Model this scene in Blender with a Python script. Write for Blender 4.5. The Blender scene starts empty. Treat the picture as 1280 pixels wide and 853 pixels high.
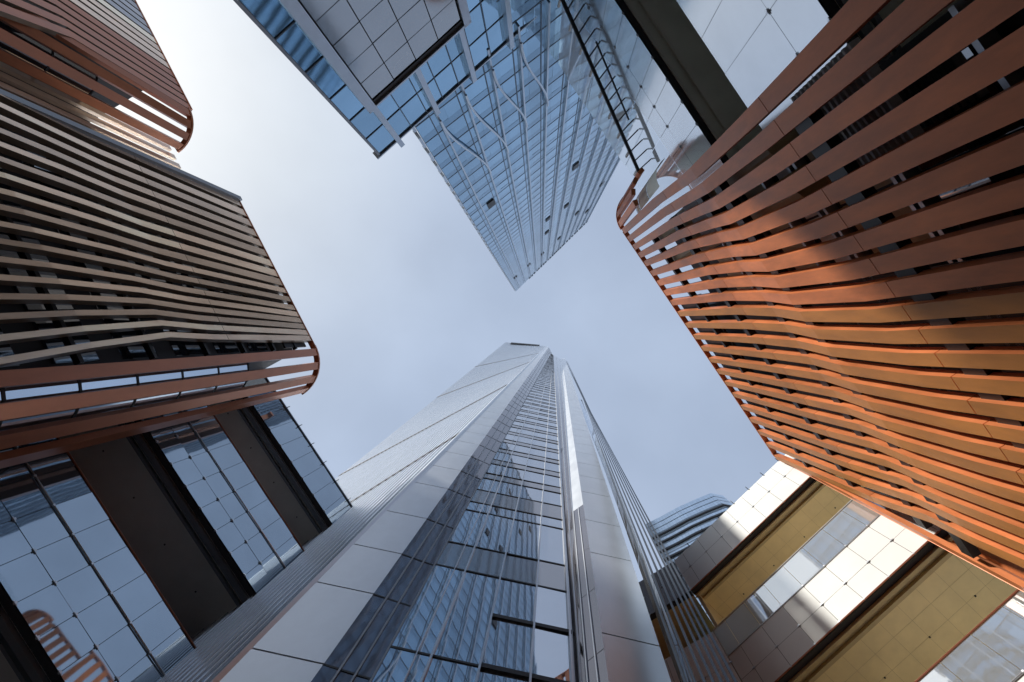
import bpy, math, random
from mathutils import Vector, Matrix, Quaternion
random.seed(7)
sc = bpy.context.scene
COL = sc.collection

# ------------------------------------------------------------ camera, sky, sun, exposure
W0, H0 = 1280.0, 853.0
LENS = 17.0
F = LENS / 36.0 * W0
CAM_Z = 1.6
ZEN = (680.0, 416.0)
cam_d = bpy.data.cameras.new('camera'); cam_d.lens = LENS; cam_d.sensor_width = 36.0
cam_d.clip_start = 0.1; cam_d.clip_end = 6000
cam = bpy.data.objects.new('camera', cam_d); COL.objects.link(cam)
zc = Vector(((ZEN[0]-W0/2)/F, -(ZEN[1]-H0/2)/F, -1)).normalized()     # the zenith, as the camera sees it
q0 = Quaternion((1, 0, 0), math.pi)
w0 = (q0 @ zc)
q1 = w0.rotation_difference(Vector((0, 0, 1)))
CQ = (q1 @ q0)
cam.rotation_mode = 'QUATERNION'; cam.rotation_quaternion = CQ
cam.location = (0, 0, CAM_Z)
sc.camera = cam

SUN_DIR = Vector((-0.875, -0.485, 0)).normalized()
SUN_EL = math.radians(35)
S = Vector((SUN_DIR.x*math.cos(SUN_EL), SUN_DIR.y*math.cos(SUN_EL), math.sin(SUN_EL)))
sd = bpy.data.lights.new('sun', 'SUN'); sd.energy = 2.6; sd.angle = math.radians(3.5); sd.color = (1, 0.94, 0.85)
sun = bpy.data.objects.new('sun', sd); COL.objects.link(sun)
sun.rotation_mode = 'QUATERNION'; sun.rotation_quaternion = S.to_track_quat('Z', 'Y')
sun.location = (0, 0, 300)

world = bpy.data.worlds.new('World'); sc.world = world; world.use_nodes = True
nt = world.node_tree; N = nt.nodes; L = nt.links; N.clear()
out = N.new('ShaderNodeOutputWorld'); bg = N.new('ShaderNodeBackground'); bg.inputs[1].default_value = 0.1
sky = N.new('ShaderNodeTexSky'); sky.sky_type = 'NISHITA'; sky.sun_disc = False
sky.sun_elevation = SUN_EL; sky.sun_rotation = math.atan2(S.x, S.y); sky.air_density = 1.0; sky.dust_density = 1.5
tc = N.new('ShaderNodeTexCoord')
mp = N.new('ShaderNodeMapping'); mp.inputs['Scale'].default_value = (1.5, 1.5, 1.0); mp.inputs['Location'].default_value = (0.3, 1.7, 0.2)
ns = N.new('ShaderNodeTexNoise'); ns.inputs['Scale'].default_value = 1.3; ns.inputs['Detail'].default_value = 6; ns.inputs['Roughness'].default_value = 0.48
ns.inputs['Distortion'].default_value = 0.15
L.new(tc.outputs['Generated'], mp.inputs[0]); L.new(mp.outputs[0], ns.inputs['Vector'])
cr = N.new('ShaderNodeValToRGB'); cr.color_ramp.elements[0].position = 0.33; cr.color_ramp.elements[1].position = 0.68
cr.color_ramp.elements[0].color = (0.80, 0.80, 0.80, 1); cr.color_ramp.elements[1].color = (0.99, 0.99, 0.99, 1)
L.new(ns.outputs['Fac'], cr.inputs[0])
# the high veil of cloud scatters the sun forward: brighter towards the sun
dot = N.new('ShaderNodeVectorMath'); dot.operation = 'DOT_PRODUCT'; dot.inputs[1].default_value = S
L.new(tc.outputs['Generated'], dot.inputs[0])
mr = N.new('ShaderNodeMapRange'); mr.inputs[1].default_value = 0.57; mr.inputs[2].default_value = 1.0; mr.inputs[3].default_value = 0.0; mr.inputs[4].default_value = 1.0
L.new(dot.outputs['Value'], mr.inputs[0])
cc = N.new('ShaderNodeMixRGB'); cc.inputs[1].default_value = (2.45, 2.95, 3.85, 1); cc.inputs[2].default_value = (5.0, 5.2, 5.2, 1)
pw = N.new('ShaderNodeMath'); pw.operation = 'POWER'; pw.inputs[1].default_value = 3.2
L.new(mr.outputs[0], pw.inputs[0]); L.new(pw.outputs[0], cc.inputs[0])
n2 = N.new('ShaderNodeTexNoise'); n2.inputs['Scale'].default_value = 2.6; n2.inputs['Detail'].default_value = 5; n2.inputs['Roughness'].default_value = 0.5
L.new(mp.outputs[0], n2.inputs['Vector'])
mv = N.new('ShaderNodeMapRange'); mv.inputs[1].default_value = .3; mv.inputs[2].default_value = .7; mv.inputs[3].default_value = .95; mv.inputs[4].default_value = 1.07
L.new(n2.outputs['Fac'], mv.inputs[0])
sc_ = N.new('ShaderNodeVectorMath'); sc_.operation = 'SCALE'; L.new(cc.outputs[0], sc_.inputs[0]); L.new(mv.outputs[0], sc_.inputs['Scale'])
mx = N.new('ShaderNodeMixRGB')
L.new(cr.outputs[0], mx.inputs[0]); L.new(sky.outputs[0], mx.inputs[1]); L.new(sc_.outputs[0], mx.inputs[2])
# added brightness towards the unseen horizon, as in haze, to lift facades and soffits
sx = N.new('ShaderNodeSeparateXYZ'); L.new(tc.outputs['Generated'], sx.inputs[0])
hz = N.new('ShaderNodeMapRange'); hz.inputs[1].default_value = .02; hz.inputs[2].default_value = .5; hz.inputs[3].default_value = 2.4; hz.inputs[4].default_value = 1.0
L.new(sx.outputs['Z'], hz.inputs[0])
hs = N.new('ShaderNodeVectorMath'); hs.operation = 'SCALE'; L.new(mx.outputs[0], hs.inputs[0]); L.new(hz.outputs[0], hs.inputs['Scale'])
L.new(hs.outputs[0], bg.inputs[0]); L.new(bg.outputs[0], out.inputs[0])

vs = sc.view_settings
vs.view_transform = 'Standard'; vs.look = 'None'; vs.exposure = 0.88; vs.gamma = 1.0; vs.use_curve_mapping = False
sc.cycles.max_bounces = 8; sc.cycles.glossy_bounces = 5; sc.cycles.transparent_max_bounces = 12
sc.cycles.caustics_reflective = False; sc.cycles.caustics_refractive = False

# ------------------------------------------------------------ pixel <-> place
def ray(px, py):
    d = CQ @ Vector(((px-W0/2)/F, -(py-H0/2)/F, -1))
    return d / d.z                       # per metre of height above the camera
def plan(px, py, Z):
    d = ray(px, py); return Vector((d.x*Z, d.y*Z))
class Plane:
    """A vertical facade: outward plan normal n (away from the square), distance D; P(u, Z, d): d = towards the square."""
    def __init__(s, n, D):
        s.n = Vector(n).normalized(); s.D = D; s.t = Vector((-s.n.y, s.n.x))
        if s.t.y < 0: s.t = -s.t
    def P(s, u, Z, d=0):
        p = s.n*(s.D-d) + s.t*u
        return Vector((p.x, p.y, Z+CAM_Z))
    def pick(s, px, py, d=0):
        r = ray(px, py); r2 = Vector((r.x, r.y)); Z = (s.D-d)/r2.dot(s.n)
        return (r2*Z).dot(s.t), Z
class Ruled:
    """A facade between two straight edges A and B, each given by two (plan point, height)."""
    def __init__(s, A0, zA0, A1, zA1, B0, zB0, B1, zB1):
        s.a = (A0, zA0, (A1-A0)/(zA1-zA0)); s.b = (B0, zB0, (B1-B0)/(zB1-zB0))
    def A(s, Z): return s.a[0] + s.a[2]*(Z-s.a[1])
    def B(s, Z): return s.b[0] + s.b[2]*(Z-s.b[1])
    def nrm(s, Z):
        d = (s.B(Z)-s.A(Z)).normalized(); n = Vector((-d.y, d.x)); m = (s.A(Z)+s.B(Z))*0.5
        return n if n.dot(-m) > 0 else -n
    def P(s, u, Z, d=0):
        a = s.A(Z); p = a.lerp(s.B(Z), u) + s.nrm(Z)*d
        return Vector((p.x, p.y, Z+CAM_Z))
    def pick(s, px, py, d=0):
        r = ray(px, py); r2 = Vector((r.x, r.y))
        def g(Z):
            a = s.A(Z)+s.nrm(Z)*d; b = s.B(Z)+s.nrm(Z)*d; p = r2*Z
            return (b.x-a.x)*(p.y-a.y)-(b.y-a.y)*(p.x-a.x)
        z = 3.0; g0 = g(z)
        while z < 900:
            z2 = z*1.03; g1 = g(z2)
            if g0*g1 <= 0:
                for _ in range(40):
                    m = (z+z2)/2
                    if g(z)*g(m) <= 0: z2 = m
                    else: z = m
                break
            z = z2; g0 = g1
        a = s.A(z); b = s.B(z); p = r2*z
        return (p-a).dot(b-a)/(b-a).length_squared, z

# ------------------------------------------------------------ mesh builder
class MB:
    def __init__(s): s.v = []; s.f = []; s.mi = []; s.pc = []
    def quad(s, a, b, c, d):
        s.pc.append((len(s.v), len(s.f))); i = len(s.v); s.v += [tuple(a), tuple(b), tuple(c), tuple(d)]; s.f.append((i, i+1, i+2, i+3))
    def hexa(s, c):
        s.pc.append((len(s.v), len(s.f))); i = len(s.v); s.v += [tuple(p) for p in c]
        for f in ((0,1,2,3),(7,6,5,4),(0,4,5,1),(1,5,6,2),(2,6,7,3),(3,7,4,0)): s.f.append(tuple(i+k for k in f))
    def box(s, m, u0, u1, z0, z1, d0, d1):
        s.hexa([m.P(u0,z0,d0), m.P(u1,z0,d0), m.P(u1,z1,d0), m.P(u0,z1,d0), m.P(u0,z0,d1), m.P(u1,z0,d1), m.P(u1,z1,d1), m.P(u0,z1,d1)])
    def panel(s, m, u0, u1, z0, z1, d, j=0.0, th=0.0):
        e = [d+random.uniform(-j, j) for _ in range(3)]
        e.append(e[0]-e[1]+e[2])
        s.quad(m.P(u0,z0,e[0]), m.P(u1,z0,e[1]), m.P(u1,z1,e[2]), m.P(u0,z1,e[3]))
    def bar(s, p, q, w, h=None, up=None):
        h = h or w; p = Vector(p); q = Vector(q); a = (q-p).normalized()
        up = up or (Vector((0,0,1)) if abs(a.z) < .9 else Vector((0,1,0)))
        x = a.cross(up).normalized()*w/2; y = x.cross(a).normalized()*h/2
        s.hexa([p-x-y, p+x-y, p+x+y, p-x+y, q-x-y, q+x-y, q+x+y, q-x+y])
    def loft(s, rings, cap=True):
        s.pc.append((len(s.v), len(s.f))); n = len(rings[0]); i = len(s.v)
        for r in rings: s.v += [tuple(p) for p in r]
        for k in range(len(rings)-1):
            for j in range(n):
                s.f.append((i+k*n+j, i+k*n+(j+1)%n, i+(k+1)*n+(j+1)%n, i+(k+1)*n+j))
        if cap:
            s.f.append(tuple(i+j for j in reversed(range(n)))); s.f.append(tuple(i+(len(rings)-1)*n+j for j in range(n)))
    def tube(s, pts, r, n=8):
        pts = [Vector(p) for p in pts]; rings = []
        for k, p in enumerate(pts):
            a = (pts[min(k+1, len(pts)-1)]-pts[max(k-1, 0)]).normalized()
            up = Vector((0,0,1)) if abs(a.z) < .9 else Vector((0,1,0))
            x = a.cross(up).normalized(); y = a.cross(x)
            rings.append([p+x*r*math.cos(2*math.pi*j/n)+y*r*math.sin(2*math.pi*j/n) for j in range(n)])
        s.loft(rings)
    def prism(s, pts, z0, z1):
        s.loft([[Vector((p.x, p.y, z0)) for p in pts], [Vector((p.x, p.y, z1)) for p in pts]])
    def each(s, name, mat, parent=None):
        """every piece becomes an object of its own"""
        ends = s.pc[1:] + [(len(s.v), len(s.f))]; res = []
        for (v0, f0), (v1, f1) in zip(s.pc, ends):
            k = MB(); k.v = s.v[v0:v1]; k.f = [tuple(i-v0 for i in f) for f in s.f[f0:f1]]
            res.append(k.build(name, mat, parent))
        return res
    def build(s, name, mat, parent=None, side=None):
        me = bpy.data.meshes.new(name); me.from_pydata(s.v, [], s.f); me.materials.append(mat)
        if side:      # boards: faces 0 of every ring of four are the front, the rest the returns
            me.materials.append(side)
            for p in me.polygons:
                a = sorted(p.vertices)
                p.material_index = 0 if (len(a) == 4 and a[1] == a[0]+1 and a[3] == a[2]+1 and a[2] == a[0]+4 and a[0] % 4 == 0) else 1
        me.update()
        o = bpy.data.objects.new(name, me); COL.objects.link(o)
        if parent: o.parent = parent; o.matrix_parent_inverse = parent.matrix_world.inverted()
        return o
def thing(name, label, cat, loc, group=None):
    o = bpy.data.objects.new(name, None); COL.objects.link(o); o.location = loc; o.empty_display_size = 2
    o['label'] = label; o['category'] = cat
    if group: o['group'] = group
    bpy.context.view_layer.update()
    return o
def lab(o, t): o['label'] = t; return o

# ------------------------------------------------------------ materials
def mat(name, col, rough=.5, metal=0., var=.0, vscale=1.5, bump=0., bscale=8., spec=.5, coat=0., streak=0., ior=1.5, orand=0.):
    m = bpy.data.materials.new(name); m.use_nodes = True; t = m.node_tree; b = t.nodes['Principled BSDF']
    b.inputs['Roughness'].default_value = rough; b.inputs['Metallic'].default_value = metal
    b.inputs['Specular IOR Level'].default_value = spec; b.inputs['Coat Weight'].default_value = coat; b.inputs['Coat Roughness'].default_value = .03
    b.inputs['IOR'].default_value = ior
    b.inputs['Base Color'].default_value = (*col, 1)
    co = t.nodes.new('ShaderNodeTexCoord')
    if var > 0:
        n = t.nodes.new('ShaderNodeTexNoise'); n.inputs['Scale'].default_value = vscale; n.inputs['Detail'].default_value = 6; n.inputs['Roughness'].default_value = .6
        mpn = t.nodes.new('ShaderNodeMapping'); mpn.inputs['Scale'].default_value = (1, 1, 1-streak)
        t.links.new(co.outputs['Object'], mpn.inputs[0]); t.links.new(mpn.outputs[0], n.inputs['Vector'])
        r = t.nodes.new('ShaderNodeMapRange'); r.inputs[1].default_value = .3; r.inputs[2].default_value = .7
        r.inputs[3].default_value = 1-var; r.inputs[4].default_value = 1+var
        t.links.new(n.outputs['Fac'], r.inputs[0])
        # each loose piece of the mesh takes its own slight shade, as batches of cladding do
        g = t.nodes.new('ShaderNodeNewGeometry')
        r2 = t.nodes.new('ShaderNodeMapRange'); r2.inputs[3].default_value = 1-var*.7; r2.inputs[4].default_value = 1+var*.7
        t.links.new(g.outputs['Random Per Island'], r2.inputs[0])
        mm = t.nodes.new('ShaderNodeMath'); mm.operation = 'MULTIPLY'
        t.links.new(r.outputs[0], mm.inputs[0]); t.links.new(r2.outputs[0], mm.inputs[1])
        if orand:
            oi = t.nodes.new('ShaderNodeObjectInfo'); r3 = t.nodes.new('ShaderNodeMapRange'); r3.inputs[3].default_value = 1-orand; r3.inputs[4].default_value = 1+orand
            t.links.new(oi.outputs['Random'], r3.inputs[0]); m3 = t.nodes.new('ShaderNodeMath'); m3.operation = 'MULTIPLY'
            t.links.new(mm.outputs[0], m3.inputs[0]); t.links.new(r3.outputs[0], m3.inputs[1]); mm = m3
        v = t.nodes.new('ShaderNodeVectorMath'); v.operation = 'SCALE'; v.inputs[0].default_value = col
        t.links.new(mm.outputs[0], v.inputs['Scale']); t.links.new(v.outputs[0], b.inputs['Base Color'])
        ro = t.nodes.new('ShaderNodeMapRange'); ro.inputs[3].default_value = max(0, rough*.8); ro.inputs[4].default_value = min(1, rough*1.25)
        t.links.new(n.outputs['Fac'], ro.inputs[0])
        if metal < .6 and rough > .15: t.links.new(ro.outputs[0], b.inputs['Roughness'])
    if bump > 0:
        n2 = t.nodes.new('ShaderNodeTexNoise'); n2.inputs['Scale'].default_value = bscale; n2.inputs['Detail'].default_value = 2
        t.links.new(co.outputs['Object'], n2.inputs['Vector'])
        bp = t.nodes.new('ShaderNodeBump'); bp.inputs['Strength'].default_value = 1; bp.inputs['Distance'].default_value = bump
        t.links.new(n2.outputs['Fac'], bp.inputs['Height']); t.links.new(bp.outputs[0], b.inputs['Normal'])
    return m
def see_through(name, tint, refl=.25, frit=0.):
    m = bpy.data.materials.new(name); m.use_nodes = True; t = m.node_tree; t.nodes.clear()
    o = t.nodes.new('ShaderNodeOutputMaterial'); tr = t.nodes.new('ShaderNodeBsdfTransparent'); tr.inputs[0].default_value = (*tint, 1)
    gl = t.nodes.new('ShaderNodeBsdfGlossy'); gl.inputs['Roughness'].default_value = .02; gl.inputs[0].default_value = (.9, .95, 1, 1)
    lw = t.nodes.new('ShaderNodeFresnel'); lw.inputs[0].default_value = 1.5
    r = t.nodes.new('ShaderNodeMapRange'); r.inputs[3].default_value = refl; r.inputs[4].default_value = 1.0
    t.links.new(lw.outputs[0], r.inputs[0])
    mxs = t.nodes.new('ShaderNodeMixShader'); t.links.new(r.outputs[0], mxs.inputs[0]); t.links.new(tr.outputs[0], mxs.inputs[1]); t.links.new(gl.outputs[0], mxs.inputs[2])
    if frit:
        df = t.nodes.new('ShaderNodeBsdfDiffuse'); df.inputs[0].default_value = (.82, .85, .86, 1)
        tl = t.nodes.new('ShaderNodeBsdfTranslucent'); tl.inputs[0].default_value = (.82, .85, .86, 1)
        ad = t.nodes.new('ShaderNodeMixShader'); t.links.new(df.outputs[0], ad.inputs[1]); t.links.new(tl.outputs[0], ad.inputs[2])
        m2 = t.nodes.new('ShaderNodeMixShader'); m2.inputs[0].default_value = frit
        t.links.new(mxs.outputs[0], m2.inputs[1]); t.links.new(ad.outputs[0], m2.inputs[2]); mxs = m2
    t.links.new(mxs.outputs[0], o.inputs[0]); return m
M = dict(
    terracotta=mat('terracotta', (.64, .205, .075), .42, .15, .28, .9, .0008, 30, streak=.7, orand=.14),
    bronze=mat('bronze_fin', (.86, .65, .48), .24, .5, .25, .8, streak=.85, orand=.32),
    copper=mat('copper_fin', (.40, .15, .075), .36, .35, .14, 1.0, streak=.7),
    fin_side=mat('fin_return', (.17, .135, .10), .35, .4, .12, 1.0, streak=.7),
    stone=mat('pale_granite', (.64, .68, .73), .34, .55, .06, .8, .0004, 60, streak=.3),
    alu=mat('brushed_aluminium', (.60, .62, .65), .33, .8, .05, 1.),
    fin_white=mat('pale_grey_fin', (.80, .83, .87), .26, .7, .04, 1.),
    alu_dark=mat('grey_aluminium', (.22, .24, .27), .4, .6, .05, 1.),
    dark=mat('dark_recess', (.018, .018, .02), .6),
    black=mat('black_steel', (.012, .012, .014), .5),
    core=mat('dark_core', (.05, .05, .055), .8),
    glass_b=mat('blue_coated_glass', (.28, .45, .60), .04, .9, .2, .05, .004, .35),
    glass_sp=mat('spandrel_glass', (.21, .345, .47), .06, .85, .2, .05, .003, .35),
    glass_t=mat('tower_glass', (.56, .58, .62), .02, .9, .08, .08, .006, .3),
    glass_tsp=mat('tower_spandrel_glass', (.42, .40, .40), .06, .85, .08, .08, .005, .3),
    glass_br=mat('bronze_glass', (.22, .21, .23), .05, .7, .08, .1, .003, .3),
    glass_pale=mat('pale_glass', (.60, .68, .78), .06, .9, .05, .1, .003, .3),
    glass_dk=mat('dark_glass', (.02, .028, .04), .03, 0, .1, .2, .003, .4, spec=1., ior=2.2),
    glass_bl=mat('mirror_glass', (.35, .42, .49), .03, .85, .08, .2, .008, .25),
    white_br=mat('white_lacquered_glass', (.74, .765, .755), .42, 0, .04, .4, coat=0.),
    glass_gap=mat('smoked_facade_glass', (.20, .25, .32), .35, .3, .1, .1, spec=.3),
    glass_far=mat('pale_blue_glass', (.55, .68, .82), .15, .6, .08, .05),
    alu_blue=mat('blue_grey_aluminium', (.50, .56, .63), .32, .7, .05, 1.),
    steel=mat('dark_steel', (.10, .115, .135), .35, .6, .05, 1.),
    mull_b=mat('slate_mullion', (.07, .10, .14), .35, .3),
    perforated=mat('perforated_terracotta', (.47, .19, .05), .5, .1, .2, 1.1, .0015, 90, streak=.7),
    slate_fin=mat('slate_fin', (.36, .35, .35), .3, .8, .15, 1., streak=.7, orand=.2),
    white_gl=mat('white_back_painted_glass', (.90, .93, .95), .16, .7, .04, .4, coat=.6),
    grey_gl=mat('grey_glass_panel', (.46, .48, .50), .10, .7, .05, .3, .002, .4, coat=.3),
    soffit_d=mat('dark_bronze_soffit', (.74, .72, .68), .5, .2, .08, .5),
    soffit_y=mat('golden_soffit', (.90, .76, .46), .45, 0, .08, .6),
    soffit_o=mat('olive_soffit', (.84, .83, .70), .45, 0, .06, .5),
    olive=mat('khaki_panel', (.58, .48, .28), .5, 0, .1, .8),
    rod=mat('red_copper_rod', (.42, .16, .10), .35, .5),
    white_lv=mat('white_louvre', (.62, .63, .65), .4, 0, .03),
    paving=mat('granite_paving', (.58, .56, .53), .7, 0, .15, .3, .002, 10),
    clear=see_through('clear_glass', (.80, .86, .87), .05, .38),
    mirror_clear=see_through('half_mirror_glass', (.80, .87, .92), .42, .30),
)

# ------------------------------------------------------------ ground
g = MB(); g.quad((-3000,-3000,0), (3000,-3000,0), (3000,3000,0), (-3000,3000,0))
go = g.build('plaza_ground', M['paving']); go['kind'] = 'structure'

# ------------------------------------------------------------ facades
FL = Plane((-.884, .467), 20.0); FBL = Plane((-.825, .565), 24.3)
FR = Plane((.833, -.555), 11.8); FTR = Plane((.839, -.543), 15.7); FBR = Plane((.714, .70), 25.0)
def lerp_t(x, xs, ys):
    if x <= xs[0]: return ys[0] + (x-xs[0])*(ys[1]-ys[0])/(xs[1]-xs[0])
    for k in range(len(xs)-1):
        if x <= xs[k+1] or k == len(xs)-2:
            return ys[k] + (x-xs[k])*(ys[k+1]-ys[k])/(xs[k+1]-xs[k])
def fin(m, nodes, w, dp, joints=(), w_top=None):
    """a folded board: nodes = (u, d, Z); w wide across the facade, dp deep"""
    mb = MB(); cuts = []
    zs = [n[2] for n in nodes]
    def at(z): return (lerp_t(z, zs, [n[0] for n in nodes]), lerp_t(z, zs, [n[1] for n in nodes]))
    segs = []; z0 = zs[0]
    for j in sorted(joints):
        segs.append((z0, j-.02)); z0 = j+.02
    segs.append((z0, zs[-1]))
    for a, b in segs:
        zz = [a] + [z for z in zs if a < z < b] + [b]; rings = []
        for z in zz:
            u, d = at(z); ww = w if w_top is None else lerp_t(z, (0, 22, zs[-1]), (w, w+(w_top-w)*.12, w_top))
            rings.append([m.P(u-ww/2, z, d), m.P(u+ww/2, z, d), m.P(u+ww/2, z, d-dp), m.P(u-ww/2, z, d-dp)])
        mb.loft(rings)
    return mb

# ============================================================ 1. the glass skyscraper
TS = .68
def rl(a, za, b, zb): return (plan(a[0], a[1], za*TS), za*TS, plan(b[0], b[1], zb*TS), zb*TS)
T0 = rl((425, 594), 143, (632, 428), 500)
T1 = rl((270, 853), 20, (683, 433), 500)
T2 = rl((372, 876), 20, (686, 434), 500)
T3 = rl((544.6, 706), 34, (689, 442), 480)
T4 = rl((711, 741), 34, (691.5, 444), 480)
T5 = rl((718, 659), 44, (700, 449), 480)
T6 = rl((737.6, 690.6), 37, (702.5, 449), 490)
T7 = rl((789.6, 702), 37, (706.5, 449), 490)
ZT = 500*TS
tow = thing('glass_skyscraper', 'tallest tapering glass skyscraper with two pale stone piers and fine vertical fins, bottom centre', 'skyscraper', (0, 16, 0))
def edge(T, Z): return T[0] + (T[2]-T[0])*(Z-T[1])/(T[3]-T[1])
# solid core behind the skins
mb = MB(); rings = []
for Z in (-1.6, 30, 80, 160, 250, ZT-1):
    c = [edge(T, Z) for T in (T0, T1, T2, T3, T4, T5, T6, T7)]
    cen = sum(c, Vector((0, 0)))/len(c)
    back = [c[-1]+Vector((2, 14)), c[0]+Vector((22, 30))]
    ring = []
    for p in c[:1]: ring.append(p+Vector((.3, .5)))
    for p in c[1:7]: ring.append(p+Vector((0, .55)))
    ring.append(c[7]+Vector((-.3, .5)))
    rings.append([Vector((p.x, p.y, Z+CAM_Z)) for p in ring+back])
mb.loft(rings); mb.build('tower_core', M['core'], tow)
# stone piers
def pier(Ta, Tb, joints, name):
    m = Ruled(*Ta, *Tb); mb = MB(); z = -1.6
    for j in joints+[ZT]:
        mb.box(m, 0, 1, z+.07, j, 0, -.5); z = j
    return mb.each(name, M['stone'], tow)
mL = Ruled(*T1, *T2)
js = [mL.pick(*p)[1] for p in ((308, 810), (393, 727.5), (439, 680), (480, 638), (513, 602))]
st = js[-1]
while st < ZT-6: st += 4.35; js.append(st)
pier(T1, T2, [js[0]-4.0]+js, 'stone_pier')
mR = Ruled(*T6, *T7)
jr = [mR.pick(*p)[1] for p in ((745, 790), (737.6, 690.6), (733, 650), (730, 615))]
jr = sorted(jr); st = jr[-1]
while st < ZT-9: st += 4.35; jr.append(st)
pier(T6, T7, [jr[0]-4.4]+jr, 'stone_pier')
# narrow stone cheek left of the right pier
mC = Ruled(*T5, *T6); mb = MB(); zc0 = mC.pick(727, 632)[1]
mb.box(mC, 0, 1, zc0, ZT-8, 0, -.3); mb.build('stone_cheek', M['stone'], tow)
mb = MB(); z = 0
while z < zc0: mb.panel(mC, 0, 1, z+.03, min(z+4.3, zc0), 0, .004); z += 4.3
mb.build('cheek_glazing', M['glass_br'], tow)
mb = MB()
for s in (.0, .5): mb.box(mC, s, s+.06, 0, zc0, .05, -.05)
mb.each('cheek_mullion', M['alu'], tow)
# central recessed glazing
mG = Ruled(*T3, *T4)
def s_at(px, py): return mG.pick(px, py)[0]
ms = [s_at(505, 853), s_at(527, 853), s_at(595, 853), s_at(662, 853)]
ms = [max(0.02, min(.98, s)) for s in ms]
cols = [0, ms[1], ms[2], ms[3], 1]
zl = [mG.pick(*p)[1] for p in ((488, 809), (544.6, 706), (559.5, 677), (582, 637), (587.7, 626.7), (592, 611))]
bands = []          # (z0, z1, spandrel)
lv = [-1.6, zl[0]-6, zl[0]]
bands += [(-1.6, 3.5, 0), (3.5, zl[0]-4.4, 0), (zl[0]-4.4, zl[0], 0), (zl[0], zl[1], 0), (zl[1], zl[2], 1), (zl[2], zl[3], 0), (zl[3], zl[4], 0), (zl[4], zl[5], 1)]
z = zl[5]
while z < 475*TS:
    bands.append((z, z+2.9, 0)); bands.append((z+2.9, z+4.35, 1)); z += 4.35
gm, gt = MB(), MB()
for z0, z1, sp in bands:
    ga = MB()
    for a, b in zip(cols[:-1], cols[1:]):
        ga.panel(mG, a, b, z0+.02, z1-.02, 0, .012)
    ga.build('spandrel_band' if sp else 'window_band', M['glass_tsp' if sp else 'glass_t'], tow)
    gt.box(mG, 0, 1, z0-.05, z0+.05, .04, -.1)
for z0, c0 in ((mG.pick(617, 771)[1], 2), (mG.pick(604, 834)[1], 2)):
    gt.box(mG, cols[c0], 1, z0-.11, z0+.11, .08, -.1)
for s in ms[1:]+[.985]: gm.box(mG, s-.006, s+.006, -1.6, 470*TS, .16, 0)
gm.box(mG, ms[0]-.003, ms[0]+.003, -1.6, 470*TS, .08, 0)
gm.each('mullion', M['alu'], tow); gt.each('transom', M['black'], tow)
# returns either side of the recess
mRet = Ruled(*T2, *T3); rp, rm, rk = MB(), MB(), MB(); zz = sorted(js); z = -1.6
for j in zz:
    for a, b in ((0, .34), (.34, .66), (.66, 1)): rp.panel(mRet, a, b, z+.03, j, 0, .006)
    rk.box(mRet, 0, 1, j-.03, j+.05, .02, -.05)
    z = j
for s in (.34, .66, .98): rm.box(mRet, s-.02, s+.02, -1.6, 470*TS, .06, -.05)
rp.build('return_glazing', M['glass_br'], tow); rm.each('return_mullion', M['alu_dark'], tow); rk.each('return_joint', M['black'], tow)
mRt2 = Ruled(*T4, *T5); rp, rm = MB(), MB(); z = -1.6
for j in jr:
    rp.panel(mRt2, 0, .5, z+.03, j, 0, .006); rp.panel(mRt2, .5, 1, z+.03, j, 0, .006); z = j
for s in (.03, .5, .97): rm.box(mRt2, s-.03, s+.03, -1.6, 470*TS, .05, -.05)
rp.build('return_glazing', M['glass_br'], tow); rm.each('return_mullion', M['alu'], tow)
# finned left facade
mF = Ruled(*T1, *T0); fw, fv, fb = MB(), MB(), MB()
z = -1.6
while z < ZT:
    for k in range(8): fw.panel(mF, k/8, (k+1)/8, z, min(z+4.35, ZT), -.055, .004)
    z += 4.35
wid = (mF.A(30)-mF.B(30)).length
NF = 46
for k in range(NF):
    s = (k+.5)/NF
    zt = ZT
    fv.box(mF, s-.0030, s+.0030, -1.6, zt, .03, -.10)
for p in ((425, 594), (522, 506), (578, 462)):
    zb = mF.pick(*p)[1]; fb.box(mF, 0.02, 1.0, zb-.7, zb+.7, .06, -.1)
zb = mF.pick(640, 500)[1]; fb.box(mF, 0.0, .5, zb-.4, zb+.4, .06, -.1)
fw.build('facade_glazing', M['glass_gap'], tow); fv.each('facade_fin', M['fin_white'], tow); fb.each('plant_floor_louvre', M['core'], tow)
mb = MB(); mb.box(mF, -.001, .0025, -1.6, ZT-2, .12, -.2); mb.build('edge_trim', M['stone'], tow)
mb = MB(); 
u = .16
while u < .82:
    w_ = random.uniform(.02, .04); mb.box(mF, u, u+w_*.75, ZT-11+random.uniform(0, 1), ZT-4, .8, .3); u += w_
mb.each('roof_letter', M['black'], tow)
# fins standing clear of the right corner
bx = [857, 869, 881, 892, 902, 911, 920]
for k, x in enumerate(bx):
    zb = 20*TS
    p0 = plan(x, 853, zb); p1 = plan(729.5+k*1.6, 500+k*2.7, 150*TS); p2 = plan(707+k*.35, 452, 480*TS)
    mb = MB(); pts = []
    for Z in (-1.6, zb):
        p = p0 + (p1-p0)*(Z-zb)/(150*TS-zb); pts.append((p.x, p.y, Z+CAM_Z))
    pts += [(p1.x, p1.y, 150*TS+CAM_Z), (p2.x, p2.y, 480*TS+CAM_Z)]
    for a, b in zip(pts[:-1], pts[1:]): mb.bar(a, b, .08, .20, up=Vector((.5, 1, 0)))
    mb.build('corner_fin', M['steel'], tow)
    if k == 0: fin0 = (p0, zb, p1, 150*TS)

mK = Ruled(*T7, *fin0); mb = MB(); z = -1.6
while z < 150*TS: mb.panel(mK, .04, .85, z+.03, z+4.3, -.25, .004); z += 4.35
mb.each('corner_glazing', M['glass_pale'], tow)
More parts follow.
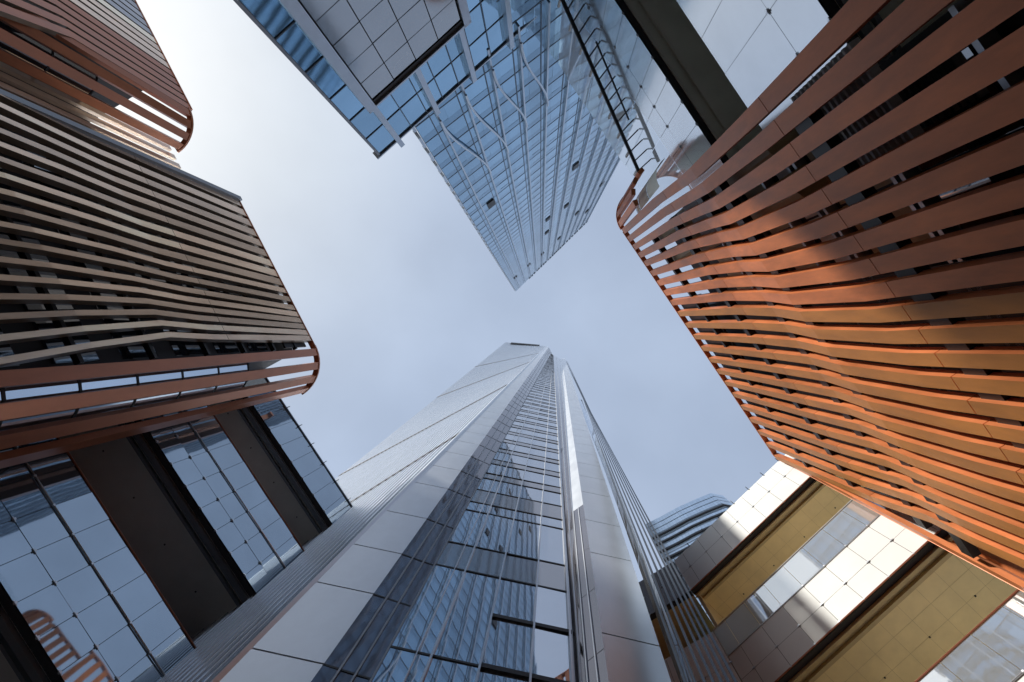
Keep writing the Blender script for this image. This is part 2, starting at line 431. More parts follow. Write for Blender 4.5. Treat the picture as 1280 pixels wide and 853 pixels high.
# ============================================================ 2. the blue office tower and its podium
BS = 1.06
pA0 = plan(520, 160, 39*BS); pA1 = plan(645, 364, 200*BS); pB0 = plan(770, 210, 126*BS); pB1 = plan(735, 276, 200*BS)
mB = Ruled(pA0, 39*BS, pA1, 200*BS, pB0, 126*BS, pB1, 200*BS)
off = thing('office_tower', 'blue mirror glass office tower with silver fins and S shaped struts, top centre', 'office tower', (5, -35, 0))
NB = 13; ZB = 200*BS
nin = lambda Z: -mB.nrm(Z)
mb = MB(); rings = []
for Z in (-1.6, 60, 120, ZB-.5):
    a, b = mB.A(Z), mB.B(Z); n = nin(Z)
    a2 = a+n*.5; b2 = b+n*.5
    rings.append([Vector((p.x, p.y, Z+CAM_Z)) for p in (a2, b2, b2+n*30, a2+n*30+(a-b).normalized()*-18)])
mb.loft(rings); mb.build('tower_core', M['core'], off)
tr = MB(); z = 34.; FH = 3.6
while z < ZB-1:
    ga, gs = MB(), MB()
    z1 = min(z+FH, ZB)
    for k in range(NB*2):
        a, b = k/(NB*2), (k+1)/(NB*2)
        ga.panel(mB, a, b, z+.03, z+FH*.66, 0, .012); gs.panel(mB, a, b, z+FH*.66+.03, z1, 0, .008)
    ga.build('window_band', M['glass_b'], off); gs.build('spandrel_band', M['glass_sp'], off)
    tr.box(mB, 0, 1, z-.06, z+.08, .025, -.2)
    z += FH
tr.each('transom', M['mull_b'], off)
mb = MB()
for k in range(NB): mb.box(mB, (k+.5)/NB-.0012, (k+.5)/NB+.0012, 34, ZB, .05, -.05)
mb.each('mullion', M['mull_b'], off)
zs0 = [mB.pick(*p)[1] for p in ((541, 135), (579, 97), (616, 60), (657, 22))]
fin_u = [k/NB+.055 for k in range(NB)]
for k, u in enumerate(fin_u):
    mb = MB(); mb.box(mB, u-.0023, u+.0023, 38, ZB+.6, .28, -.05); mb.build('silver_fin', M['alu_blue'], off)
for k in range(4):
    u0, u1 = fin_u[k], fin_u[k+1]; pts = []
    z0c = mB.pick(*((547,146),(586,108),(622,75),(661,38))[k])[1]; z1c = mB.pick(*((612,212),(640,182),(663,150),(690,122))[k])[1]
    for i in range(15):
        t = i/14; e = t*t*(3-2*t)
        pts.append(mB.P(u0+(u1-u0)*e, z0c+(z1c-z0c)*t, .45))
    mb = MB(); mb.tube(pts, .11, 6); mb.build('curved_strut', M['alu_blue'], off)
for px, py in ((615.5,252),(724,200),(749.6,232.5),(709.6,255),(686,270),(720.7,267),(735,262.7),(683,291),(697,299),(680,314),(663,328),(646,345)):
    u, z = mB.pick(px, py); u = round(u*NB*2-.5)/(NB*2)
    z = 34+round((z-34)/FH)*FH
    mb = MB(); mb.box(mB, u+.003, u+.5/NB-.003, z+.15, z+3.0, .22, -.02)
    mb.build('open_window', M['black'], off)
mb = MB(); u = .18
while u < 1: mb.box(mB, u, u+.022, ZB, ZB+random.uniform(.6, 2.4), .25, -.6); u += random.uniform(.025, .04)
mb.each('roof_screen', M['alu_dark'], off)
mb = MB(); z = 36
while z < ZB: mb.box(mB, -.009, -.002, z, z+2.2, .05, -.9); z += FH
mb.each('side_balcony', M['alu_blue'], off)
# podium
q0_, q1_ = plan(475, 193, 39), plan(637, 48, 39)
dirp = (q1_-q0_).normalized(); q1_ = q0_+dirp*34
mP = Ruled(q0_, 0, q0_, 39, q1_, 0, q1_, 39); LP_ = 34.
pod = thing('glass_podium', 'blue glass podium block with thick silver fins at the foot of the blue tower', 'building', (-5, -22, 0))
mb = MB(); n = -mP.nrm(5)
mb.prism([q0_+n*.4+dirp*.2, q1_+n*.4, q1_+n*10, q0_+n*10+dirp*.2], 0, 39+CAM_Z-.1); mb.build('podium_core', M['core'], pod)
nb = 20; ga, tr = MB(), MB(); z = -1.4
PH = 3.1; zt = 39.
rows = []; z = zt
while z > -1: rows.append((z-PH, z)); z -= PH
for z0, z1 in rows:
    for k in range(nb): ga.panel(mP, k/nb, (k+1)/nb, max(z0, -1.55)+.02, z1-.02, 0, .012)
    tr.box(mP, 0, 1, z1-.05, z1+.03, .05, -.3)
ga.build('glazing', M['glass_b'], pod); tr.each('transom', M['mull_b'], pod)
mb = MB()
for k in range(nb): mb.box(mP, k/nb-.001, k/nb+.001, -1.5, 39, .07, -.1)
mb.each('mullion', M['mull_b'], pod)
for top, bot in (((500, 178), (440, 100)), ((545, 137), (520, 86)), ((590, 91), (568, 20)), ((638, 47), (628, 0))):
    u, z = mP.pick(*top, d=.4); mb = MB(); mb.box(mP, u-.006, u+.006, -1.5, 39.5, .55, -.05); mb.build('silver_fin', M['alu_blue'], pod)
mb = MB(); mb.box(mP, -.005, .0, -1.5, 39.05, .08, -.5); mb.build('corner_post', M['alu_dark'], pod)
mb = MB(); mb.box(mP, -.012, 1, 39, 39.15, .15, -.5); mb.build('parapet_cap', M['alu_blue'], pod)
# panel-clad box in front of the podium
ub0, zb0 = mP.pick(470, 131, d=1.6); ub1, zb1 = mP.pick(577, 30, d=1.6); zbx = (zb0+zb1)/2
pb = thing('panel_box', 'grey panelled box with black rimmed edge in front of the blue glass podium', 'facade box', (-6, -18, 0))
mb = MB(); mb.box(mP, ub0, ub1, -1.5, zbx-.1, 1.5, .2); mb.build('box_core', M['core'], pb)
mb = MB(); z = zbx-.55
ncol = 4
while z > 0:
    for k in range(ncol):
        a = ub0+(ub1-ub0)*k/ncol; b = ub0+(ub1-ub0)*(k+1)/ncol; gpu = .03/LP_
        mb.panel(mP, a+gpu, b-gpu, z-1.9+.03, z-.03, 1.6, .012)
    z -= 1.9
mb.each('clad_panel', M['grey_gl'], pb)
mb = MB(); mb.box(mP, ub0, ub1, zbx-.5, zbx-.12, 1.66, 1.5); mb.build('black_rim', M['black'], pb)
mb = MB(); mb.box(mP, ub0-.02, ub0-.002, -1.5, zbx+.15, 1.8, .2); mb.box(mP, ub1+.002, ub1+.018, -1.5, zbx+.15, 1.8, .2)
mb.box(mP, ub0-.02, ub1+.018, zbx-.1, zbx+.06, 1.8, .2); mb.build('box_frame', M['alu_blue'], pb)

# ============================================================ 3. louvred building on the left
lou = thing('louvred_building', 'brown finned louvre building with rounded corners on the left', 'building', (-22, 0, 0), 'louvre screen buildings')
ZL = 45.0
# body: blocks A and B behind the screen, notch C between them
def wall_block(m, u0, u1, d, zt, name, material, par, dep=8):
    mb = MB(); mb.box(m, u0, u1, -1.5, zt, d, d-dep); return mb.build(name, material, par)
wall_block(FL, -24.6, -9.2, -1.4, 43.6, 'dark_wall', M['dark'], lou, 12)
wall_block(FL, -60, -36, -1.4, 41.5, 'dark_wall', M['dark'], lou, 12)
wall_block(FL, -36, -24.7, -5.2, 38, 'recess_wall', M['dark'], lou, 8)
mb = MB()
for (u0, u1) in ((-24.4, -9.6), (-59, -36.2)):
    z = 2.0
    while z < 38:
        u = u0
        while u < u1-.5:
            w_ = 1.5; mb.panel(FL, u+.03, min(u+w_, u1)-.03, z+.05, z+2.5, -1.36, .01); u += w_
        z += 3.9
mb.each('inner_window', M['glass_dk'], lou)
mb = MB()
for z in (8, 13, 17.5, 22, 26.5, 31, 35, 39, 42.5):
    mb.box(FL, -24.6, -9.2, z, z+.22, -.5, -.85); mb.box(FL, -60, -36, z, z+.22, -.5, -.85)
mb.each('girt', M['black'], lou)
kx = [-25, -21, -17.8, -13.8, -9.4, -7.8]
kk = [-25, -21.1, -17.7, -13.9, -10.7, -9.3]
kt = [-24.7, -20.3, -16.8, -13.1, -10.2, -9.35]
nfin = 18
for i in range(nfin):
    ub = -25 + i*1.0
    if ub > -8.7: continue
    uk = lerp_t(ub, kx, kk); ut = lerp_t(ub, kx, kt)
    zk = 26.5 + .12*(i-8)
    nodes = [(ub, .35, -1.5), (ub, .35, 17), ((ub*.5+uk*.5), .45, 22), (uk, 0.2, zk), (uk+(ut-uk)*.25, 0, zk+4), (ut, 0, ZL+(.0 if i else .1))]
    mb = fin(FL, nodes, .27, .42, (15.5+.3*(i % 3), 33), .76 if i < 9 else .54)
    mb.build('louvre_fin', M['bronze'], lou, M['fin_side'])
# block A fins
for i in range(22):
    ut = -35.2 - i*.92; ub = -29.4 - i*1.35
    nodes = [(ub, .3, -1.5), (ub, .3, 16), (ub+(ut-ub)*.35, .3, 24), (ut+.3, 0, 33), (ut, 0, ZL)]
    mb = fin(FL, nodes, .62 if i < 6 else .42, .4, (19.0,), .72)
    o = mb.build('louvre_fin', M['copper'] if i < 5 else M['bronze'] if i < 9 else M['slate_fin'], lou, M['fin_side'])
# rounded ends: fins turned round the corner
class Arc:
    """a rounded corner of the screen: u is the angle in radians, d outward offset"""
    def __init__(s, c, r, a0): s.c = c; s.r = r; s.a0 = a0
    def P(s, u, Z, d=0):
        a = s.a0+u; p = s.c+Vector((math.cos(a), math.sin(a)))*(s.r+d); return Vector((p.x, p.y, Z+CAM_Z))
def corner(m, u_c, r, sgn, n_f, ztop, w, dp, parent, material, z0=-1.5, sweep=1.5, D_off=0, name='louvre_fin', skip=0):
    cen = m.n*(m.D+r) + m.t*u_c
    a0 = math.atan2(-m.n.y, -m.n.x)
    # direction in which the arc turns towards +t * sgn
    tdir = m.t*sgn; ang_t = math.atan2(tdir.y, tdir.x); da = (ang_t-a0+math.pi) % (2*math.pi)-math.pi
    sg = 1 if da > 0 else -1
    arc = Arc(cen, r, a0)
    for k in range(skip, n_f):
        a = sg*sweep*(k+.5)/n_f
        hw = w/2/r; mb = MB(); rings = []
        for z in (z0, ztop):
            rings.append([arc.P(a-hw, z, 0), arc.P(a+hw, z, 0), arc.P(a+hw, z, -dp), arc.P(a-hw, z, -dp)])
        mb.loft(rings); mb.build(name, material, parent)
    cap = MB(); ns_ = 12
    for k in range(ns_):
        a, b = sg*sweep*k/ns_, sg*sweep*(k+1)/ns_
        cap.hexa([arc.P(a, ztop+.02, .05), arc.P(b, ztop+.02, .05), arc.P(b, ztop+.22, .05), arc.P(a, ztop+.22, .05), arc.P(a, ztop+.02, -dp-.05), arc.P(b, ztop+.02, -dp-.05), arc.P(b, ztop+.22, -dp-.05), arc.P(a, ztop+.22, -dp-.05)])
    cap.build('corner_cap', material, parent)
    return arc, sg
mb = MB(); mb.box(FL, -24.9, -9.0, ZL, ZL+.12, .06, -.45); mb.box(FL, -60, -35.0, ZL, ZL+.12, .06, -.45); mb.each('parapet_rail', M['copper'], lou)
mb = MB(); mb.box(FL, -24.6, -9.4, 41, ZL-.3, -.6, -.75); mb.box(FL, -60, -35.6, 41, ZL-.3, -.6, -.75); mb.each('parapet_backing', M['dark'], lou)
arcB, sgB = corner(FL, -9.2, 3.6, 1, 4, ZL, .68, .4, lou, M['copper'])
arcA, sgA = corner(FL, -35.0, 3.2, 1, 4, ZL-.5, .7, .4, lou, M['copper'])
# curved glass behind the corner fins
def arc_glass(arc, sg, inset, z0, z1, name, material, parent, sweep=1.55, rows=3.4):
    mb, fr = MB(), MB(); z = z0
    while z < z1:
        zz_ = min(z+rows, z1)
        for k in range(10):
            a, b = sg*sweep*k/10, sg*sweep*(k+1)/10
            mb.quad(arc.P(a, z+.05, -inset), arc.P(b, z+.05, -inset), arc.P(b, zz_-.05, -inset), arc.P(a, zz_-.05, -inset))
            fr.quad(arc.P(a, zz_-.07, -inset+.03), arc.P(b, zz_-.07, -inset+.03), arc.P(b, zz_+.07, -inset+.03), arc.P(a, zz_+.07, -inset+.03))
        z = zz_
    mb.build(name, material, parent); fr.each('curved_joint', M['black'], parent)
arc_glass(arcB, sgB, 1.3, 2, 36, 'curved_glazing', M['glass_pale'], lou)
arc_glass(arcA, sgA, 1.3, 2, 36, 'curved_glazing', M['glass_dk'], lou)
# recess fins (C) and braces
for i in range(9):
    u = -33.5+i*1.0
    mb = fin(FL, [(u, -3.4, 24), (u, -3.4, ZL-.4)], .5, .3); mb.build('recess_fin', M['bronze'], lou)
mb = MB()
for z in (19, 24): 
    mb.bar(FL.P(-34, z, -2.6), FL.P(-25, z+1.5, -2.6), .12)
for u in (-33, -29): mb.bar(FL.P(u, 12, -2.6), FL.P(u+1, 26, -2.6), .12)
mb.build('brace_frame', M['alu_dark'], lou)
mb = MB(); mb.box(FL, -25.3, -24.9, -1.5, ZL+.1, .3, -3.2); mb.build('corner_board', M['alu_dark'], lou)

# ============================================================ 4. glass-fronted block, lower left
def zat(m, px, py, d=0): return m.pick(px, py, d)[1]
glb = thing('glass_fronted_block', 'dark mirror glass block with deep black soffits, lower left', 'building', (-20, 14, 0), 'glass fronted blocks')
z_roof = zat(FBL, 334, 476); z_g1 = zat(FBL, 299.5, 480.7); z_r2 = zat(FBL, 249, 492); z_g2 = zat(FBL, 166, 508)
z_r3 = zat(FBL, 60, 529); z_g3 = zat(FBL, 0, 727)
u_end = FBL.pick(443, 632)[0]; u_beg = -15.0
print('BL', z_roof, z_g1, z_r2, z_g2, z_r3, z_g3, u_end)
def node_fit(mb, m, u, z, d, gs=1.):
    mb.box(m, u-.05*gs, u+.05*gs, z-.05, z+.05, d+.10, d); mb.box(m, u-.14*gs, u+.14*gs, z-.02, z+.02, d+.06, d+.02)
def glass_band(m, u0, u1, z0, z1, pw, rows, parent, material, jit=.01, th=.12, name='glass_panel', gap=.013, gs=1.):
    u = u0; o = None
    zr = [z0+(z1-z0)*r for r in rows]
    while u < u1-.05:
        e = min(u+pw, u1)
        for a, b in zip(zr[:-1], zr[1:]):
            mb = MB(); mb.panel(m, u+gap*gs, e-gap*gs, a+gap, b-gap, 0, jit); o = mb.build(name, material, parent)
            nd = MB(); node_fit(nd, m, u, a, 0.0, gs); nd.build('spider_fitting', M['alu'], o)
        u = e
    return o
def backing(m, u0, u1, z0, z1, parent, material, d0=-.1, d1=-.5, name='band_backing'):
    mb = MB(); mb.box(m, u0, u1, z0, z1, d0, d1); return mb.build(name, material, parent)
def soffit(m, u0, u1, z, depth, parent, mat_p, mat_beam, tile=0, lights=True, beams=((.5, .9), (1.15, 1.35))):
    """the underside of a floor: dark glazing slot at the edge, stepped beams, then a panelled ceiling with downlights"""
    mb = MB(); mb.box(m, u0, u1, z, z+.4, -.5, -depth); 
    o = None
    if tile:
        pm, jm = MB(), MB(); d = -beams[-1][1]-.05
        while d > -depth:
            u = u0
            d2 = max(d-tile, -depth)
            while u < u1-.01:
                e = min(u+tile*1.1, u1)
                pm.quad(m.P(u+.008, z-.02, d-.008), m.P(e-.008, z-.02, d-.008), m.P(e-.008, z-.02, d2+.008), m.P(u+.008, z-.02, d2+.008)); u = e
            d = d2
        mb.build('soffit_bed', M['olive'], parent); o = pm.each('soffit_panel', mat_p, parent)[0]
    else: o = mb.build('soffit_panel', mat_p, parent)
    bm = MB()
    for a, b in beams: bm.box(m, u0, u1, z-.22, z-.03, -a, -b)
    bm.each('soffit_beam', mat_beam, parent)
    if lights:
        lm = MB(); u = u0+1.7
        while u < u1:
            lm.box(m, u-.05, u+.05, z-.05, z-.025, -depth*.55-.05, -depth*.55+.05); u += 3.6
        lm.each('downlight', M['black'], parent)
    return o
def rail(m, u0, u1, z, parent, material=None, d=.03, r=.045, name='rail_rod'):
    mb = MB(); mb.tube([m.P(u0, z, d), m.P(u1, z, d)], r, 6); return mb.build(name, material or M['rod'], parent)
backing(FBL, u_beg, u_end, z_g1, z_roof, glb, M['core'])
glass_band(FBL, u_beg, u_end, z_g1, z_roof, 1.7, (0, 1), glb, M['glass_bl'], .014)
soffit(FBL, u_beg, u_end, z_g1, 4.2, glb, M['soffit_d'], M['alu_dark'])
backing(FBL, u_beg, u_end, z_r2-.2, z_g1+.3, glb, M['soffit_d'], -4.2, -5, 'recess_wall')
backing(FBL, u_beg, u_end, z_g2, z_r2, glb, M['core'])
glass_band(FBL, u_beg, u_end, z_g2, z_r2, 1.7, (0, .28, .56, 1), glb, M['glass_bl'], .014)
def floor(m, u0, u1, z, depth, parent):
    mb = MB(); mb.box(m, u0, u1, z-.3, z, -.12, -depth); return mb.build('balcony_floor', M['white_lv'], parent)
floor(FBL, u_beg, u_end, z_r2-1.0, 4.2, glb); floor(FBL, u_beg, u_end, z_r3-1.0, 6, glb)
rail(FBL, u_beg, u_end, z_r2, glb); rail(FBL, u_beg, u_end, z_g2+(z_r2-z_g2)*.56, glb, M['fin_white'], .06, .04)
soffit(FBL, u_beg, u_end, z_g2, 6.0, glb, M['soffit_d'], M['alu_dark'])
backing(FBL, u_beg, u_end, z_r3-.2, z_g2+.3, glb, M['soffit_d'], -6, -7, 'recess_wall')
backing(FBL, u_beg, u_end, z_g3, z_r3, glb, M['core'])
glass_band(FBL, u_beg, u_end, z_g3, z_r3, 1.7, (0, .30, .62, 1), glb, M['glass_bl'], .014)
rail(FBL, u_beg, u_end, z_r3, glb); rail(FBL, u_beg, u_end, z_g3+(z_r3-z_g3)*.62, glb, M['fin_white'], .06, .04)
soffit(FBL, u_beg, u_end, z_g3, 6.0, glb, M['soffit_d'], M['alu_dark'])
backing(FBL, u_beg, u_end, -1.5, z_g3, glb, M['soffit_d'], -6, -7, 'recess_wall')
mb = MB(); mb.box(FBL, u_beg, u_end, -1.5, z_roof-.2, -7.1, -14); mb.build('block_core', M['core'], glb)
mb = MB(); mb.box(FBL, u_beg, u_end+.1, z_roof, z_roof+.12, .1, -7); mb.build('roof_edge', M['alu_dark'], glb)
mb = MB(); u = u_beg+.8
while u < u_end: mb.box(FBL, u-.03, u+.03, z_roof-.05, z_roof+.35, .28, .2); mb.box(FBL, u-.03, u+.03, z_roof-.05, z_roof+.02, .28, 0); u += 2.1
mb.build('roof_bracket', M['black'], glb)

# ============================================================ 5. louvred building on the right
lor = thing('louvred_building', 'orange terracotta finned louvre building with folded boards on the right', 'building', (18, 0, 0), 'louvre screen buildings')
ZR = zat(FR, 870, 425)
print('R top', ZR, FR.pick(778, 288), FR.pick(968, 570))
xb = [-2.58, 1.37, 6, 13.8, 18.5]; xt = [-3.98, -.37, 4.8, 15, 21.6]
nR = 22
for i in range(nR):
    ub = -2.5+i*1.022
    ut = lerp_t(ub, xb, xt); u1 = ub*.98; wt = .66
    zk = 30-.12*i
    nodes = [(ub*.95+.0, .6, -1.5), (ub*.97, .6, 14), (ub, .58, 20), (ub+(ut-ub)*.12, .48, zk-3.5), (ub+(ut-ub)*.30, .08, zk), (ub+(ut-ub)*.62, 0, zk+5.5), (ut, 0, ZR)]
    mb = fin(FR, nodes, .70-.10*min(1, max(0, (i-7)/4)), .42, (18.3, 33.0), .55-.05*min(1, max(0, (i-7)/4)))
    mb.build('louvre_fin', M['perforated'] if i >= 9 else M['terracotta'], lor, M['terracotta'])
mb = MB()
for z, dz, dd in ((17, .9, .40), (25.7, .7, .12), (29, .7, -.14), (35, .6, -.14), (41.5, .4, -.16)):
    mb.box(FR, -1.8, 21.5, z, z+dz, dd, dd-.45)
mb.each('girt', M['black'], lor)
mb = MB(); mb.box(FR, -3.9, 21.9, ZR, ZR+.12, .04, -.40); mb.build('parapet_rail', M['terracotta'], lor)
mb = MB(); mb.box(FR, 4.5, 21.7, 41, ZR-.25, -.62, -.78); mb.build('parapet_backing', M['dark'], lor)
arcR, sgR = corner(FR, -4.2, 2.6, -1, 4, ZR, .55, .34, lor, M['terracotta'], z0=40)
arcR2, sgR2 = corner(FR, 21.8, 2.2, 1, 4, ZR, .5, .3, lor, M['terracotta'])
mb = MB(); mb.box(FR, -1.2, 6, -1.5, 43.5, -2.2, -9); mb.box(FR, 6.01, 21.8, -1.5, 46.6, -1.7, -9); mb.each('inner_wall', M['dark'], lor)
# bands of the inner wall: dark glass, ribbed white louvres, khaki panels
gl, lv_, kh, po, bw = MB(), MB(), MB(), MB(), MB()
def pan(mb, u0, u1, z0, z1, d=-2.1, pw=1.8, g=.06):
    u = u0
    while u < u1-.1: mb.box(FR, u+g, min(u+pw, u1)-g, z0, z1, d, d-.08); u += pw
pan(gl, -1, 21, 14.0, 17.6, -2.0); pan(kh, -1, 21, 18.6, 22.2); pan(kh, -1, 21, 26.4, 28.6); pan(gl, -1, 21, 30, 33.5, -2.0); pan(kh, 2, 21, 35, 37.5)
pan(bw, -1, 21, 23.4, 25.0, -2.12)
for z in (13.4, 17.9, 18.3, 22.6, 23.1, 25.6, 29.2, 34): po.box(FR, -1.2, 21.5, z, z+.18, -1.7, -2.2)
for k in range(13):
    lv_.box(FR, -2.2, 1.4, 15.5+k*.28, 15.6+k*.28, -.75, -1.1)
    lv_.box(FR, -2.2, 1.0, 31+k*.22, 31.1+k*.22, -.75, -1.1)
gl.each('inner_glazing', M['glass_dk'], lor); lv_.each('white_louvre', M['white_lv'], lor); kh.each('khaki_panel', M['olive'], lor)
po.each('grey_rail', M['alu'], lor); bw.each('brown_panel', M['soffit_d'], lor)
arc_glass(arcR, sgR, 1.1, 36, 44, 'curved_wall', M['soffit_o'], lor)

for u in (-1.2, .9):
    mb = MB(); mb.tube([FR.P(u, 22, -1.5), FR.P(u, 43.5, -1.5)], .75, 16); o = mb.build('round_column', M['olive'], lor)
# ============================================================ 6. white glass block behind, upper right
wgb = thing('glass_fronted_block', 'pale glass block with olive soffit and half mirrored parapet, upper right', 'building', (14, -22, 0), 'glass fronted blocks')
zr_ = zat(FTR, 715, 107); zp = zat(FTR, 790, 122); zs1 = zat(FTR, 831, 95); zg2 = zat(FTR, 891, 70); zg2b = zat(FTR, 1030, 12)
ue = FTR.pick(905, 195)[0]; us = -34.0
print('TR', zr_, zp, zs1, zg2, zg2b, ue)
ue = min(ue+4, 4.)
backing(FTR, us, ue, zs1, zp, wgb, M['core'])
glass_band(FTR, us, ue, zs1, zp, 1.75, (0, .62, 1), wgb, M['white_gl'], .006)
mb = MB(); u = us
while u < ue:
    mb.panel(FTR, u+.02, min(u+1.75, ue)-.02, zp+.03, zr_, 0, .03); u += 1.75
mb.each('parapet_glass', M['mirror_clear'], wgb)
nd = MB(); u = us
while u < ue: nd.bar(FTR.P(u, zp, -.05), FTR.P(u, zr_-.2, -.05), .05); u += 3.5
nd.build('parapet_post', M['alu_dark'], wgb)
soffit(FTR, us, ue, zs1, 4.2, wgb, M['soffit_o'], M['soffit_o'], beams=((.45, .5), (1.2, 1.9)), lights=False)
backing(FTR, us, ue, zg2-.2, zs1+.3, wgb, M['soffit_o'], -4.2, -5, 'recess_wall')
floor(FTR, us, ue, zg2-1.0, 4.2, wgb)
backing(FTR, us, ue, zg2b, zg2, wgb, M['core'])
glass_band(FTR, us, ue, zg2b, zg2, 2.3, (0, .32, 1), wgb, M['white_gl'], .006)
soffit(FTR, us, ue, zg2b, 5, wgb, M['soffit_o'], M['alu_dark'], lights=False)
backing(FTR, us, ue, -1.5, zg2b, wgb, M['soffit_o'], -5, -6, 'recess_wall')
mb = MB(); mb.box(FTR, us, ue, -1.5, zs1+.4, -6.1, -13); mb.build('block_core', M['core'], wgb)
# cable mast in front of the parapet
mast = thing('rigging_mast', 'black steel mast with short rungs and clamps in front of the pale glass block', 'mast', FTR.P(-10, 30, 1))
a = FTR.P(*FTR.pick(800, 218, 1.0), 1.0); b0 = FTR.pick(703, 0, 1.0); b = FTR.P(*b0, 1.0)
b = a+(b-a)*1.6
mb = MB(); mb.tube([a, b], .16, 10); mb.build('mast_pole', M['black'], mast)
rg, cl = MB(), MB()
for k in range(26):
    p = a.lerp(b, (k+.4)/26)
    n3 = Vector((FTR.n.x, FTR.n.y, 0)); t3 = Vector((FTR.t.x, FTR.t.y, 0))
    q = p+n3*.95+Vector((0, 0, -1.3))
    rg.bar(p, q, .09)
    if k % 2 == 0: cl.bar(p-t3*.1, p-n3*.25+Vector((0, 0, .75)), .16, .22)
a2 = FTR.P(*FTR.pick(786, 150, .5), .5); b2 = FTR.P(*FTR.pick(745, 52, .5), .5); mb = MB(); mb.tube([a2, b2], .08, 8); mb.build('stay_pipe', M['black'], mast)
rg.each('rung', M['black'], mast); cl.each('clamp', M['soffit_d'], mast)

# ============================================================ 7. golden block, lower right
gob = thing('glass_fronted_block', 'white glass balustrade block with golden soffits, lower right', 'building', (18, 20, 0), 'glass fronted blocks')
z1r = zat(FBR, 993, 557); z1b = zat(FBR, 1037.8, 572.7); z2r = zat(FBR, 1088, 604); z2o = zat(FBR, 1124, 621.5); z2b = zat(FBR, 1186, 653)
z3r = zat(FBR, 1160, 840)
uc = FBR.pick(850, 715)[0]; u_in = -12.
print('BR', z1r, z1b, z2r, z2o, z2b, z3r, uc)
lo_, hi_ = sorted((uc, u_in))
sgn = 1 if uc > u_in else -1
glass_band(FBR, lo_, hi_, z1b, z1r, 2.0, (0, .5, 1), gob, M['white_br'], .004)
backing(FBR, lo_, hi_, z1b, z1r, gob, M['core'])
soffit(FBR, lo_, hi_, z1b, 6.0, gob, M['soffit_y'], M['olive'], tile=1.35, beams=((.5, .75), (1.1, 1.3)))
backing(FBR, lo_, hi_, z2b-.2, z1b+.3, gob, M['soffit_y'], -6, -6.6, 'recess_wall')
floor(FBR, lo_, hi_, z2o-.1, 6, gob)
glass_band(FBR, lo_, hi_, z2b, z2o, 2.0, (0, .45, 1), gob, M['white_br'], .004)
backing(FBR, lo_, hi_, z2b, z2o, gob, M['core'])
glass_band(FBR, lo_, hi_, z2o, z2r, 2.0, (0, 1), gob, M['clear'], .004, name='clear_balustrade')
rail(FBR, lo_, hi_, z2r, gob, M['white_lv']); rail(FBR, lo_, hi_, z2o, gob, M['alu'])
soffit(FBR, lo_, hi_, z2b, 7.5, gob, M['soffit_y'], M['olive'], tile=1.35, beams=((.5, .75), (1.1, 1.35)))
backing(FBR, lo_, hi_, 4, z2b+.3, gob, M['soffit_y'], -7.5, -8, 'recess_wall')
zo3 = z3r-(z2r-z2o)*.9; floor(FBR, lo_, hi_, zo3-.1, 7.5, gob)
glass_band(FBR, lo_, hi_, zo3, z3r, 2.0, (0, 1), gob, M['clear'], .004, name='clear_balustrade')
glass_band(FBR, lo_, hi_, zo3-4.5, zo3, 2.0, (0, .45, 1), gob, M['white_br'], .004)
backing(FBR, lo_, hi_, zo3-4.5, zo3, gob, M['core'])
rail(FBR, lo_, hi_, z3r, gob); rail(FBR, lo_, hi_, zo3, gob, M['alu'])
mb = MB(); mb.box(FBR, lo_, hi_, -1.5, z1r-.2, -8.1, -16); mb.build('block_core', M['core'], gob)
rl_ = []
for z in (z1b, z2b): rl_.append(rail(FBR, lo_, hi_, z-.02, gob))
mb = MB(); u = lo_+1
while u < hi_: mb.box(FBR, u-.03, u+.03, z1r-.05, z1r+.3, .25, .18); mb.box(FBR, u-.03, u+.03, z1r-.05, z1r+.02, .25, 0); u += 2.0
mb.build('roof_bracket', M['black'], gob)
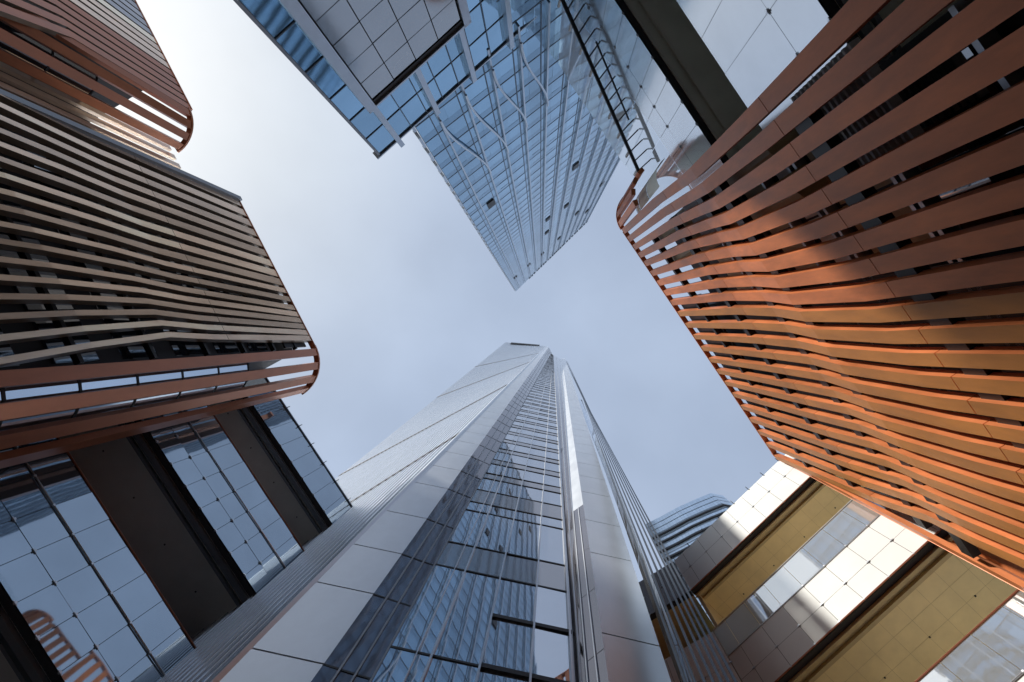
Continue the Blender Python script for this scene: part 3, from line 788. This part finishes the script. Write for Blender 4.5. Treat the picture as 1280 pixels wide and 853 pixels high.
# return wall past the corner
cA = Vector(FBR.P(uc, 0)[:2]); cB = plan(800, 727, z1r); cB = cA+(cB-cA).normalized()*14
FB2 = Ruled(cA, 0, cA, 40, cB, 0, cB, 40)
glass_band(FB2, .003, 1, z1b, z1r, .15, (0, .5, 1), gob, M['grey_gl'], .004, gs=.07)
mb = MB(); mb.box(FBR, uc-.32 if uc > u_in else uc+.04, uc-.04 if uc > u_in else uc+.32, -1.5, z1b, -.7, -8.05); mb.build('end_wall', M['olive'], gob)
backing(FB2, .003, 1, z1b, z1r, gob, M['core'])
mb = MB(); mb.box(FB2, 0, 1, z1b, z1b+.4, -.5, -4); mb.build('soffit_panel', M['soffit_y'], gob)
backing(FB2, 0, 1, -1.5, z1b, gob, M['olive'], -4, -5, 'recess_wall')
glass_band(FB2, .003, 1, z2b, z2r, .15, (0, .5, 1), gob, M['white_br'], .004, gs=.07)
backing(FB2, .003, 1, z2b, z2r, gob, M['core'])

# ============================================================ 8. distant tower
far = thing('curved_tower', 'distant blue glass tower with curved banded facade, lower right behind the skyscraper fins', 'office tower', (90, 90, 0))
ZF = 190.
pp = [plan(*p, ZF) for p in ((806, 655), (826, 645), (846, 634), (868, 624), (888, 616), (903, 619), (914, 632))]
z = ZF; gl, bd = MB(), MB(); rowh = 3.9; k = 0
Zs = []
while z > 20:
    Zs.append(z); z -= rowh
for k, z in enumerate(Zs):
    for a, b in zip(pp[:-1], pp[1:]):
        nseg = 6
        for j in range(nseg):
            p = a.lerp(b, j/nseg); q = a.lerp(b, (j+1)/nseg); e = (q-p)*.03
            gl.quad((p.x+e.x, p.y+e.y, z-rowh+CAM_Z), (q.x-e.x, q.y-e.y, z-rowh+CAM_Z), (q.x-e.x, q.y-e.y, z-.5+CAM_Z), (p.x+e.x, p.y+e.y, z-.5+CAM_Z))
gl.build('glazing', M['glass_far'], far)
def inset(pts, r):
    o = []
    for i, p in enumerate(pts):
        a = pts[max(i-1, 0)]; b = pts[min(i+1, len(pts)-1)]; d = (b-a).normalized(); nn = Vector((-d.y, d.x))
        if nn.dot(-p) < 0: nn = -nn
        o.append(p+nn*r)
    return o
mb = MB(); back = [pp[-1]+Vector((5, 25)), pp[0]+Vector((20, 40))]
mb.prism(inset(pp, -.3)+back, 0, ZF+CAM_Z-.2); mb.build('tower_core', M['alu_dark'], far)
mb = MB()
for zf in (175.5, 170, 164.5, 159, 153.5, 148, 142.5, 137):
    o1 = inset(pp, .5); 
    for (a, b, c, d) in zip(o1[:-1], o1[1:], inset(pp, -.2)[1:], inset(pp, -.2)[:-1]):
        mb.prism([a, b, c, d], zf+CAM_Z, zf+1.0+CAM_Z)
    mb.build('dark_band', M['black'], far); mb = MB()
bpy.context.view_layer.update()
